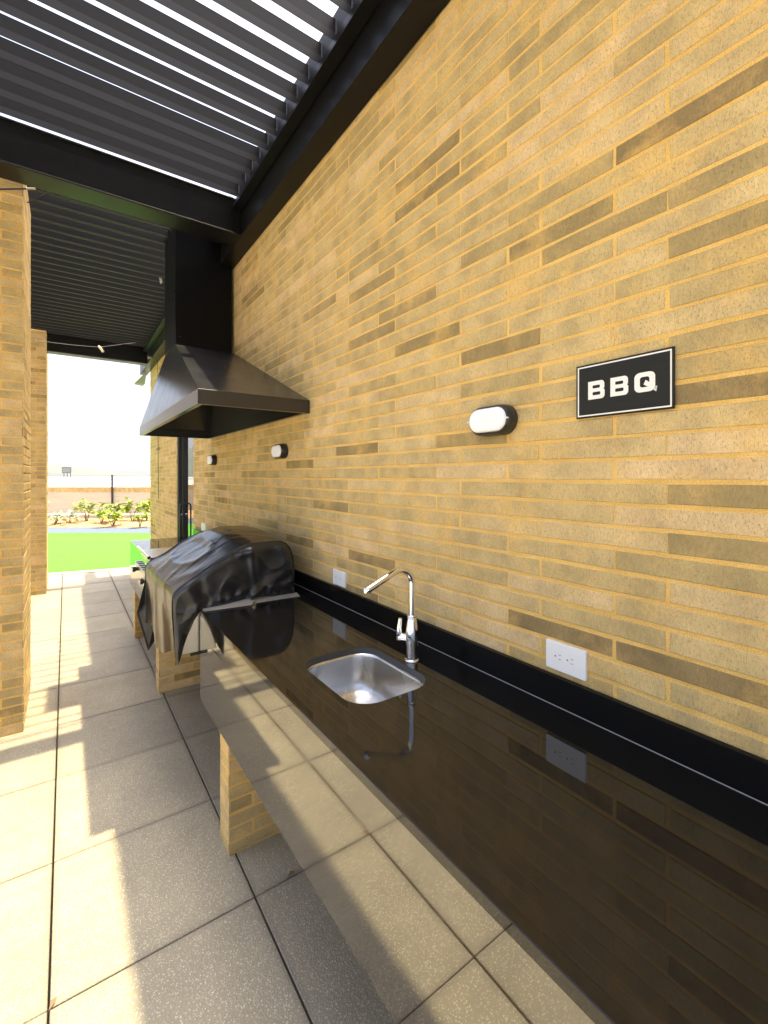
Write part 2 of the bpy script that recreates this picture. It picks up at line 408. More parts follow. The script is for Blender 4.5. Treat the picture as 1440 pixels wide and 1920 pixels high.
def brick_wall(label, y0, y1, zt, nface, name='brick_wall', low=0.0):
    W = thing(name, label, 'wall', (1.10, (y0 + y1) / 2, 0), 'brick walls of the terrace')
    off = Vector((1.10, (y0 + y1) / 2, 0))
    core = MB().box(1.10, 1.34, y0, y1, 0, zt); rel(core, off).obj('mortar', M['mortar'], W)
    bricks = []
    r = -27
    while True:
        z0 = 1.507 + r * CH; z1 = z0 + CH
        if z0 > zt - .01: break
        js = B if r % 2 == 0 else A
        for a, b in zip(js, js[1:]):
            aa, bb = max(a, y0), min(b, y1)
            if bb - aa < .03: continue
            tn = tone_pick()
            for (fr, fa), ft in FORCED.items():
                if fr == r and abs(fa - b) < .02: tn = ft
            jr = lambda q: MJ / 2 if (math.sin(q * 91.7 + r * 37.1) > -.25) else .0012
            bricks.append((r, aa + (jr(a) if aa == a else 0), bb - (jr(b) if bb == b else 0), max(z0, 0) + MJ / 2, min(z1, zt) - MJ / 2, tn))
        r += 1
    def area(b):
        c = [pj(1.1, yy, zz) for yy in (b[1], b[2]) for zz in (b[3], b[4])]
        if any(k is None for k in c): return 0
        u = [k[0] for k in c]; v = [k[1] for k in c]
        if max(u) < 0 or min(u) > 1440 or max(v) < 0 or min(v) > 1920 or b[4] < low: return 0
        u0, u1 = max(0, min(u)), min(1440, max(u))
        return (u1 - u0) * (F_ * (b[4] - b[3]) / c[0][2])
    bricks.sort(key=area, reverse=True)
    rest = MB()
    for k, b in enumerate(bricks):
        if b[4] - b[3] < .01: continue
        if k < nface and area(b) > 0:
            mb = MB(); cy, cz = (b[1] + b[2]) / 2, (b[3] + b[4]) / 2
            brick_shape(mb, 'y', 1.10, -1, b[1], b[2], b[3], b[4], b[5]); rel(mb, (1.10, cy, cz))
            link('brick', mb.mesh('brick', M['brick']), W, (0, cy - off.y, cz))
        else:
            brick_shape(rest, 'y', 1.10, -1, b[1], b[2], b[3], b[4], b[5])
    if rest.v:
        kind(rel(rest, off).obj('brickwork', M['brick'], W), 'stuff')
    return W
WT = 3.44
brick_wall('long tan brick wall with the sign, lamps and counter against it', -3.0, 5.03, WT, 300, low=.93)
brick_wall('short tan brick wall beyond the glass door at the far end', 5.90, 7.99, WT, 200)
lint = thing('door_lintel', 'brick panel over the glass door opening', 'lintel', (1.10, 5.465, 2.3))
rel(MB().box(1.10, 1.34, 5.032, 5.898, 2.3, WT), (1.10, 5.465, 2.3)).obj('mortar', M['mortar'], lint)
mb = MB()
for r in range(15, 36):
    z0 = 1.507 + r * CH
    for a, b in ((5.035, 5.30), (5.30, 5.66), (5.66, 5.895)) if r % 2 else ((5.035, 5.45), (5.45, 5.895)):
        if z0 > 2.3 and z0 + CH < WT: brick_shape(mb, 'y', 1.10, -1, a + MJ / 2, b - MJ / 2, z0 + MJ / 2, z0 + CH - MJ / 2, tone_pick())
kind(rel(mb, (1.10, 5.465, 2.3)).obj('brickwork', M['brick'], lint), 'stuff')

def pier(name, label, cat, x0, x1, y0, y1, zt, faces, group, maxn=300, blen=.37):
    """free-standing masonry: core plus real bricks bonded round the corners"""
    cx, cy = (x0 + x1) / 2, (y0 + y1) / 2
    T = thing(name, label, cat, (cx, cy, 0), group)
    i = .003
    rel(MB().box(x0 + i, x1 - i, y0 + i, y1 - i, 0, zt), (cx, cy, 0)).obj('mortar', M['mortar'], T)
    cnt = 0; rest = MB(); z = 0.0; row = 0
    while z + CH <= zt + .03:
        z0, z1 = z + MJ / 2 + .001, min(z + CH - MJ / 2 + .001, zt)
        segs = []
        def cut(a0, a1, ofs):
            pts = [a0]; q = a0 + ofs
            while q < a1 - .08:
                if q - pts[-1] > .06: pts.append(q)
                q += blen
            pts.append(a1); return list(zip(pts, pts[1:]))
        for ax, pl, out in faces:
            lo, hi = (y0, y1) if ax == 'y' else (x0, x1)
            for k, (a, b) in enumerate(cut(lo, hi, blen * (.33 if row % 2 else .75))):
                a2 = a + (MJ / 2 if a != lo else 0); b2 = b - (MJ / 2 if b != hi else 0)
                pt = R.random(); tn = tone_pick()
                mb = MB()
                brick_shape(mb, ax, pl - out * i, out, a2, b2, z0, z1, tn)
                c = ((pl, (a2 + b2) / 2, (z0 + z1) / 2) if ax == 'y' else ((a2 + b2) / 2, pl, (z0 + z1) / 2))
                segs.append((mb, c))
        for mb, c in segs:
            if cnt < maxn:
                rel(mb, c); link('brick', mb.mesh('brick', M['brick']), T, (c[0] - cx, c[1] - cy, c[2])); cnt += 1
            else:
                rest.add(mb.v, mb.f, mb.t[0])
        z += CH; row += 1
    if rest.v: kind(rel(rest, (cx, cy, 0)).obj('brickwork', M['brick'], T), 'stuff')
    return T
pier('brick_column', 'thick tan brick column at the left edge, nearest to the counter', 'column', -.80, -.203, 3.43, 4.10, 3.40,
     [('x', 3.43, -1), ('y', -.203, 1)], 'brick columns carrying the pergola', 300)
pier('brick_column', 'brick column farther back beside the lawn opening', 'column', -.80, -.203, 7.28, 7.95, 3.40,
     [('x', 7.28, -1), ('y', -.203, 1)], 'brick columns carrying the pergola', 300)
for k, (yy, lb) in enumerate([(.175, 'brick pier under the near end of the counter'), (1.825, 'brick pier under the black counter in front of the sink'),
                (3.48, 'brick pier partly hidden below the draped grill cover'), (5.13 - .3, 'farthest brick pier, under the flat griddle end of the counter')]):
    if k == 3: yy = 4.80
    pier('brick_pier', lb, 'pier', .530, 1.06, yy, yy + .125, .868, [('x', yy, -1), ('y', .530, -1)], 'brick piers under the counter', 60, .30)

# ------------------------------------------------------------------ pergola steel
def beam(name, label, x0, x1, y0, y1, z0, z1, lip=True):
    c = ((x0 + x1) / 2, (y0 + y1) / 2, z0)
    T = thing(name, label, 'beam', c, 'black steel beams of the pergola')
    rel(MB().box(x0 + (.006 if y1 - y0 > x1 - x0 else 0), x1, y0 + (0 if y1 - y0 > x1 - x0 else .006), y1, z0 + .012, z1 - .012), c).obj('web', M['steel_black'], T)
    bevel(rel(MB().box(x0, x1, y0, y1, z0, z0 + .0115), c).obj('flange', M['steel_black'], T), .003)
    bevel(rel(MB().box(x0, x1, y0, y1, z1 - .0115, z1), c).obj('flange', M['steel_black'], T), .003)
    return T
ZB = 3.175
beam('steel_beam', 'long black steel beam running along the top of the brick wall', .985, 1.094, -2.8, 8.3, ZB, 3.42)
beam('steel_beam', 'black cross beam in front of the hood duct', -1.05, .983, 3.10, 3.27, ZB, 3.42)
beam('steel_beam', 'far black cross beam above the bright opening', -1.05, .983, 7.42, 7.58, ZB, 3.42)
beam('steel_beam', 'black edge beam on the outer side of the pergola', -1.16, -1.052, -2.8, 8.3, ZB, 3.42)
def gutter(label, y0, y1):
    c = (.95, (y0 + y1) / 2, 3.335)
    T = thing('gutter_channel', label, 'gutter', c, 'channels holding the louvre ends')
    bevel(rel(MB().box(.925, .983, y0, y1, 3.335, 3.372), c).obj('channel', M['steel_black'], T), .002)
    rel(MB().box(.955, .983, y0, y1, 3.374, 3.53), c).obj('side_plate', M['matt_black'], T)
    # row of pivot pins
    return T
gutter('black channel along the wall holding the near louvre ends', -2.6, 3.095)
gutter('black channel along the wall holding the louvre ends behind the duct', 3.275, 7.415)
# louvre blade: leaning plate with hooked lower lip
def blade_mesh(x0, x1, far=False):
    if far:      # own profile; bead added to catch light from below as a bright line
        prof = [(.003, 0), (.003, .022), (.0018, .084), (.0034, .088), (-.0008, .089), (0, .084), (0, .012), (-.015, .009), (-.016, .001), (-.015, 0)]
    else:
        prof = [(.0005, 0), (.0034, .001), (.0018, .036), (.0016, .088), (.0030, .093), (-.0004, .094), (0, .088), (0, .036)]
    n = len(prof); vs = [(x, y, z) for x in (x0, x1) for y, z in prof]
    fs = [(k, (k + 1) % n, n + (k + 1) % n, n + k) for k in range(n)]
    fs += [tuple(reversed(range(n))), tuple(range(n, 2 * n))]
    me = MB().add(vs, fs).mesh('slat', M['slat'])
    if not far:
        me.materials.append(M['matt_black'])
        for i in (0, 1, n - 1): me.polygons[i].material_index = 1
    return me
bl = blade_mesh(-1.04, .952); bl_far = blade_mesh(-1.04, .952, True)
def louvre(label, ys, bl):
    T = thing('louvre_panel', label, 'louvre', (0, (ys[0] + ys[-1]) / 2, 3.40), 'louvre panels of the pergola roof')
    for y in ys:
        link('slat', bl, T, (0, y - (ys[0] + ys[-1]) / 2, 0))
    return T
louvre('near louvre roof of tilted black slats with bright gaps', [3.045 - .1335 * k for k in range(42)], bl)
louvre('far louvre roof whose slats look closed, behind the cross beam', [3.36 + .1335 * k for k in range(31)], bl_far)

# ------------------------------------------------------------------ hood
def poly(name, vs, fs, m, parent, smooth=False): return MB().add(vs, fs, .5, smooth).obj(name, m, parent)
def hood():
    X0, X1, Y0, Y1 = .515, 1.097, 2.262, 4.33; zb, zr = 1.866, 1.938
    dx, dy0, dy1, zt = .665, 3.62, 4.06, 2.50
    c = Vector((X1, 3.3, zb))
    T = thing('range_hood', 'big black sheet metal hood with tapered canopy hanging on the wall', 'hood', c)
    L = lambda pts: [tuple(Vector(p) - c) for p in pts]
    t_ = .003
    # duct
    bevel(rel(MB().box(dx, X1 - .02, dy0, dy1, zt - .002, ZB + .3), c).obj('duct', M['duct'], T), .003)
    # canopy (outer skin with thickness, folded sheet)
    o = poly('canopy', L([(X0, Y0, zr), (X1, Y0, zr), (X1, Y1, zr), (X0, Y1, zr), (dx, dy0, zt), (X1, dy0, zt), (X1, dy1, zt), (dx, dy1, zt)]),
             [(0, 1, 5, 4), (3, 0, 4, 7), (2, 3, 7, 6)], M['hood'], T)
    so = o.modifiers.new('sheet', 'SOLIDIFY'); so.thickness = .003; so.offset = -1
    bevel(o, .002)
    xb = X1 - .004
    bp = [(xb, Y0 + .01, zb + .003), (xb, Y1 - .01, zb + .003), (xb, Y1 - .01, zr), (xb, dy1 - .01, zt - .02), (xb, dy0 + .01, zt - .02), (xb, Y0 + .01, zr)]
    MB().add(L(bp) + [(p[0] + .003, p[1], p[2]) for p in L(bp)], [(0, 1, 2, 3, 4, 5), (11, 10, 9, 8, 7, 6)]).obj('back_panel', M['hood'], T)
    # rim band
    mb = MB()
    mb.box(X0 - .002, X0 + .002, Y0 + .0022, Y1 - .0022, zb, zr - .0005); mb.box(X0 - .002, X1, Y0 - .002, Y0 + .002, zb, zr - .0005); mb.box(X0 - .002, X1, Y1 - .002, Y1 + .002, zb, zr - .0005)
    bevel(rel(mb, c).obj('rim', M['rim'], T), .0008)
    mb = MB()   # returned lip under the rim
    mb.box(X1 - .03, X1 - .0065, Y0 + .0225, Y1 - .0225, zb, zb + .0025)
    mb.box(X0 + .0022, X0 + .024, Y0 + .0222, Y1 - .0222, zb, zb + .0025); mb.box(X0 + .0022, X1, Y0 + .0022, Y0 + .022, zb, zb + .0025); mb.box(X0 + .0022, X1, Y1 - .022, Y1 - .0022, zb, zb + .0025)
    rel(mb, c).obj('lip', M['rim'], T)
    for yy in (dy0 + .02, (dy0 + dy1) / 2, dy1 - .02):
        for zz in (2.56, 2.9):
            rel(MB().tube([(dx - .003, yy, zz), (dx + .002, yy, zz)], .005, 8), c).obj('rivet', M['rim'], T)
    for xx in (dx + .03, 1.03):
        for zz in (2.56, 2.9): rel(MB().tube([(xx, dy0 - .003, zz), (xx, dy0 + .002, zz)], .005, 8), c).obj('rivet', M['rim'], T)
    for xx in (.60, .85, 1.06): rel(MB().tube([(xx, Y0 - .004, 1.902), (xx, Y0 + .001, 1.902)], .0035, 8), c).obj('rivet', M['rim'], T)
    return T
hood()

# ------------------------------------------------------------------ countertop
CY0, CY1, CX0, CX1, CZ = -1.0, 4.95, .507, 1.079, .90
def rrect(x0, x1, y0, y1, r, n=8):
    pts = []
    for cx, cy, a0 in ((x1 - r, y1 - r, 0), (x0 + r, y1 - r, 90), (x0 + r, y0 + r, 180), (x1 - r, y0 + r, 270)):
        for k in range(n + 1):
            a = rad(a0 + 90 * k / n); pts.append((cx + r * math.cos(a), cy + r * math.sin(a)))
    return pts
SX0, SX1, SY0, SY1, SR = .632, .912, 1.018, 1.395, .080
def slab_with_hole():
    c = Vector((.8, 0, CZ)); hole = rrect(SX0, SX1, SY0, SY1, SR)
    mb = MB()
    def cap(z, flip):
        bm = bmesh.new()
        xe = CX0 if flip else CX0 + .0015
        outer = [(xe, CY0), (CX1 + .019, CY0), (CX1 + .019, 2.17), (xe, 2.17)]
        es = []
        for loop in (outer, hole):
            vs = [bm.verts.new((x, y, z)) for x, y in loop]
            es += [bm.edges.new((vs[i], vs[(i + 1) % len(vs)])) for i in range(len(vs))]
        bmesh.ops.triangle_fill(bm, edges=es, use_beauty=True)
        bm.verts.index_update(); bmesh.ops.recalc_face_normals(bm, faces=bm.faces)
        fs = []
        for f in bm.faces:
            ids = [v.index for v in f.verts]
            if (f.normal.z > 0) == flip: ids.reverse()
            fs.append(ids)
        mb.add([v.co[:] for v in bm.verts], fs); bm.free()
    cap(CZ, False); cap(CZ - .022, True)
    return mb, hole, c
ct = thing('countertop', 'long polished black granite counter with deep front panel along the brick wall', 'counter', (.8, 2, 0))
mb, hole, _ = slab_with_hole(); co_ = (.8, 2, 0)
# edges of the near slab and the pieces beyond the sink
mb.add([(CX0, CY0, CZ - .022), (CX0, 2.17, CZ - .022), (CX0, 2.17, CZ - .0015), (CX0, CY0, CZ - .0015), (CX0 + .0015, 2.17, CZ), (CX0 + .0015, CY0, CZ)], [(0, 3, 2, 1), (3, 5, 4, 2)])
mb.add([(CX0, 2.17, CZ - .022), (CX1 + .019, 2.17, CZ - .022), (CX1 + .019, 2.17, CZ), (CX0, 2.17, CZ)], [(0, 3, 2, 1)])
mb.box(.98, CX1 + .019, 2.1702, 3.05, CZ - .022, CZ); mb.box(CX0, CX1 + .019, 3.0502, CY1, CZ - .022, CZ)
rel(mb, co_).obj('slab', M['granite'], ct)
hm = MB(); n = len(hole)
vs = [(x, y, CZ - .0005) for x, y in hole] + [(x, y, CZ - .0215) for x, y in hole]
hm.add(vs, [(k, k + n, (k + 1) % n + n, (k + 1) % n) for k in range(n)], .5, True)
rel(hm, co_).obj('sink_cutout_edge', M['granite_edge'], ct)
fm = MB().box(CX0 + .0012, CX0 + .021, CY0, 2.19, .489, CZ - .0225)
rel(fm, co_).obj('front_panel', M['granite_front'], ct)
rel(MB().box(CX0 + .0012, CX0 + .021, 3.05, CY1, .489, CZ - .0225), co_).obj('front_panel', M['granite_front'], ct)
bevel(rel(MB().box(CX1 + .001, 1.0965, CY0, CY1, CZ + .0005, .978), co_).obj('backsplash', M['granite_upstand'], ct), .0012)
rel(MB().box(CX1 - .0005, CX1 + .0008, CY0, CY1, CZ + .0003, CZ + .0017), co_).obj('sealant', M['caulk'], ct)
rel(MB().box(CX0 + .004, CX0 + .0185, 2.1905, 2.194, .489, CZ - .0225), co_).obj('panel_end_gasket', M['black_plastic'], ct)

# sink
def sink():
    T = thing('sink', 'small undermounted stainless steel sink basin in the black counter', 'sink', ((SX0 + SX1) / 2, (SY0 + SY1) / 2, CZ - .17))
    c = T.location
    mb = MB(); rings = []
    zs = [(CZ - .0222, -.012), (CZ - .0222, .004), (CZ - .03, .006), (CZ - .10, .012), (CZ - .135, .018), (CZ - .152, .032), (CZ - .160, .055), (CZ - .164, .085)]
    for z, ins in zs:
        r = max(SR - ins * .4, .03); rings.append([(x, y, z) for x, y in rrect(SX0 + ins, SX1 - ins, SY0 + ins, SY1 - ins, r)])
    n = len(rings[0]); cx, cy = c.x, c.y
    rings.append([(cx + .045 * math.cos(rad(k * 360 / n + 8)), cy + .045 * math.sin(rad(k * 360 / n + 8)), CZ - .168) for k in range(n)])
    rings.append([(cx + .038 * math.cos(rad(k * 360 / n + 8)), cy + .038 * math.sin(rad(k * 360 / n + 8)), CZ - .174) for k in range(n)])
    vs = [p for r in rings for p in r]; fs = []
    for i in range(len(rings) - 1):
        for k in range(n):
            a = i * n + k; b = i * n + (k + 1) % n; fs.append((a, b, b + n, a + n))
    mb.add(vs, fs, .5, True); rel(mb, c).obj('basin', M['steel'], T)
    d = MB().lathe(cx, cy, [(.040, CZ - .1735), (.036, CZ - .170), (.026, CZ - .173), (.014, CZ - .171), (.0001, CZ - .1695)]); rel(d, c).obj('drain', M['chrome'], T)
    return T
sink()
# faucet
def faucet():
    x, y = .955, 1.188
    T = thing('faucet', 'chrome kitchen tap with angled spout behind the sink', 'faucet', (x, y, CZ))
    P = lambda q: [(a - x, b - y, z - CZ) for a, b, z in q]
    mk = lambda name, mb: rel(mb, (x, y, CZ)).obj(name, M['chrome'], T)
    mk('base_ring', MB().lathe(x, y, [(.0001, CZ), (.027, CZ), (.027, CZ + .003), (.0245, CZ + .006), (.020, CZ + .007)]))
    mk('body', MB().lathe(x, y, [(.019, CZ + .004), (.0195, CZ + .05), (.0215, CZ + .062), (.0225, CZ + .08), (.020, CZ + .105), (.0155, CZ + .135), (.0145, CZ + .147), (.0001, CZ + .147)]))
    mk('collar', MB().lathe(x, y, [(.0125, CZ + .146), (.0165, CZ + .147), (.0165, CZ + .151), (.0115, CZ + .153)]))
    # riser and spout: up, bend, down-slope toward the basin
    zt = 1.190; pts = [(x, y, CZ + .14), (x, y, zt - .03)]
    dirx, diry = -1, .03
    Rb = .05
    for k in range(1, 11):
        a = rad(k * 11.35)
        pts.append((x + dirx * Rb * (1 - math.cos(a)), y + diry * Rb * (1 - math.cos(a)), zt - .03 + Rb * math.sin(a)))
    lx, ly, lz = pts[-1]; sl = rad(23.5)
    for k in (1, 2, 3): pts.append((lx + dirx * .035 * k, ly + diry * .035 * k, lz - .035 * k * math.tan(sl)))
    mk('spout', MB().tube(pts, [.0108] * len(pts), 16))
    e = Vector(pts[-1]); dv = (Vector(pts[-1]) - Vector(pts[-2])).normalized()
    mk('aerator', MB().tube([e - dv * .002, e + dv * .005, e + dv * .005 + Vector((0, 0, -.006))], [.0125, .0125, .009], 14))
    # lever: stub to the side facing the room, then upright paddle
    lv = Vector((-.40, .75, 0)).normalized(); b0 = Vector((x, y, CZ + .072))
    mk('lever_hub', MB().tube([b0, b0 + lv * .046], [.0135, .0125], 14))
    k0 = b0 + lv * .046
    mk('lever', MB().tube([k0 + Vector((0, 0, -.010)), k0, k0 + Vector((0, 0, .03)) + lv * .001, k0 + Vector((0, 0, .062)) - lv * .003], [.0115, .0125, .0095, .0065], 12))
    return T
faucet()

# ------------------------------------------------------------------ outlets, lamps, sign
XW = 1.0965
def outlet(label, y0, y1, z0, z1, slots=True):
    cy, cz = (y0 + y1) / 2, (z0 + z1) / 2
    T = thing('wall_outlet', label, 'outlet', (XW, cy, cz), 'white outlets above the counter')
    bevel(MB().box(-.007, .0035, -(y1 - y0) / 2, (y1 - y0) / 2, -(z1 - z0) / 2, (z1 - z0) / 2).obj('cover_plate', M['white_plastic'], T), .0015)
    for s in (1, -1):
        yy = s * .018 + .002
        MB().box(-.0076, -.0068, yy - .008, yy - .0015, .0052, .0062).obj('slot', M['slot'], T)
        MB().box(-.0076, -.0068, yy - .008, yy - .0015, -.0062, -.0052).obj('slot', M['slot'], T)
        MB().tube([(-.0076, yy + .009, 0), (-.0068, yy + .009, 0)], .0021, 8).obj('ground_hole', M['slot'], T)
    return T
outlet('white double outlet nearest the camera, right of the tap', .646, .763, .993, 1.069)
outlet('white outlet plate between the tap and the covered grill', 1.867, 1.985, .986, 1.058)
outlet('white outlet plate half hidden behind the covered grill', 4.50, 4.66, .99, 1.062)
def stadium(cy, cz, L, H, n=12):
    pts = []; r = H / 2
    for k in range(n + 1): a = rad(-90 + 180 * k / n); pts.append((cy + L / 2 - r + r * math.cos(a), cz + r * math.sin(a)))
    for k in range(n + 1): a = rad(90 + 180 * k / n); pts.append((cy - L / 2 + r + r * math.cos(a), cz + r * math.sin(a)))
    return pts
def loft(rings, capend=True, smooth=True):
    mb = MB(); n = len(rings[0]); vs = [p for r in rings for p in r]; fs = []
    for i in range(len(rings) - 1):
        for k in range(n):
            a = i * n + k; b = i * n + (k + 1) % n; fs.append((a, a + n, b + n, b))
    if capend: fs.append(tuple(range((len(rings) - 1) * n, len(rings) * n)))
    mb.add(vs, fs, .5, False); return mb
def lamp(label, cy, cz):
    T = thing('bulkhead_lamp', label, 'lamp', (XW, cy, cz), 'oval bulkhead lamps on the brick wall')
    R_ = lambda L, H, x: [(x, a, b) for a, b in stadium(0, 0, L, H)]
    bevel(loft([R_(.165, .092, .0), R_(.165, .092, -.022), R_(.160, .087, -.034), R_(.153, .080, -.040), R_(.146, .073, -.041)]).obj('housing', M['black_plastic'], T), .001, 1)
    loft([R_(.146, .0735, -.0405), R_(.143, .071, -.045), R_(.136, .064, -.0475), R_(.12, .05, -.0485)]).obj('diffuser', M['diffuser'], T)
    for s in (1, -1):
        MB().tube([(-.038, s * .0775, 0), (-.044, s * .0775, 0)], .003, 8).obj('screw', M['chrome'], T)
    return T
lamp('oval white wall lamp in black housing nearest the BBQ sign', .946, 1.692)
lamp('middle oval wall lamp, just right of and below the hood', 2.636, 1.674)
lamp('farthest oval wall lamp, small, under the hood', 4.20, 1.665)

def sign():
    y0, y1, z0, z1 = .440, .672, 1.669, 1.8055
    cy, cz = (y0 + y1) / 2, (z0 + z1) / 2; W, H = y1 - y0, z1 - z0
    T = thing('bbq_sign', 'black sign with white border reading BBQ on the brick wall', 'sign', (XW - .0015, cy, cz))
    bevel(MB().box(-.005, 0, -W / 2, W / 2, -H / 2, H / 2).obj('plate', M['sign_black'], T), .0006)
    b = MB(); i0, i1 = .0045, .0078; xx0, xx1 = -.0054, -.0051
    a, h = W / 2 - i0, H / 2 - i0; a2, h2 = W / 2 - i1, H / 2 - i1
    b.box(xx0, xx1, -a, a, h2, h); b.box(xx0, xx1, -a, a, -h, -h2); b.box(xx0, xx1, a2, a, -h2, h2); b.box(xx0, xx1, -a, -a2, -h2, h2)
    b.obj('border', M['sign_white'], T)
    def arc(cx, cy, r, a0, a1, n=7): return [(cx + r * math.cos(rad(a0 + (a1 - a0) * k / n)), cy + r * math.sin(rad(a0 + (a1 - a0) * k / n))) for k in range(n + 1)]
    def rr(x0, x1, y0, y1, r): return arc(x1 - r, y1 - r, r, 0, 90) + arc(x0 + r, y1 - r, r, 90, 180) + arc(x0 + r, y0 + r, r, 180, 270) + arc(x1 - r, y0 + r, r, 270, 360)
    def letter(loops, yl, zb_, w_, h_):
        """loops in unit box (x to the right); first is the outline"""
        cu = bpy.data.curves.new('letter', 'CURVE'); cu.dimensions = '2D'; cu.fill_mode = 'BOTH'; cu.extrude = .00025
        for lp in loops:
            s = cu.splines.new('POLY'); s.points.add(len(lp) - 1); s.use_cyclic_u = True
            for pt, (px, py) in zip(s.points, lp): pt.co = (px * w_, py * h_, 0, 1)
        tmp = bpy.data.objects.new('tmp', cu); sc.collection.objects.link(tmp)
        me = bpy.data.meshes.new_from_object(tmp); bpy.data.objects.remove(tmp)
        # local x(right on the wall) -> -Y, local y -> Z, local z -> -X
        for v in me.vertices:
            X, Y, Z = v.co; v.co = (-.0053 - Z, -X, Y)
        me.materials.append(M['sign_white'])
        return link('letter', me, T, (0, yl - cy, zb_ - cz))
    Bo = [(0, 0)] + arc(.80, .25, .25, -90, 0)[:0] + [(.78, 0)] + arc(.80, .20, .20, -90, 0) + [(1.0, .38)] + arc(.90, .42, .10, 0, 60, 3) + [(.92, .5)] + arc(.88, .62, .10, -60, 0, 3) + [(.98, .8)] + arc(.78, .80, .20, 0, 90) + [(0, 1)]
    holes = [rr(.27, .72, .60, .77, .05), rr(.27, .74, .22, .40, .05)]
    letter([Bo] + holes, .639, 1.7145, .043, .0455)
    letter([Bo] + holes, .5815, 1.7145, .043, .0455)
    Qo = rr(0, .93, 0, 1, .26); Qi = rr(.25, .68, .24, .77, .12)
    letter([Qo, Qi], .5245, 1.7145, .049, .0455)
    q = MB(); f = lambda a, b: (-.0058, .5245 - cy - a * .049, 1.7145 - cz + b * .0455)
    q.add([f(.42, .38), f(.52, .60), f(.97, .20), f(1.0, .24), f(1.06, .04), f(.98, .08), f(.96, 0.02), f(.86, .06)], [(0, 7, 2, 1), (2, 7, 5, 3)])
    q.add([f(.97, .20), f(1.03, .22), f(.98, -.06), f(.86, .04)], [(0, 1, 2, 3)])
    q.obj('letter_tail', M['sign_white'], T)
    return T
sign()

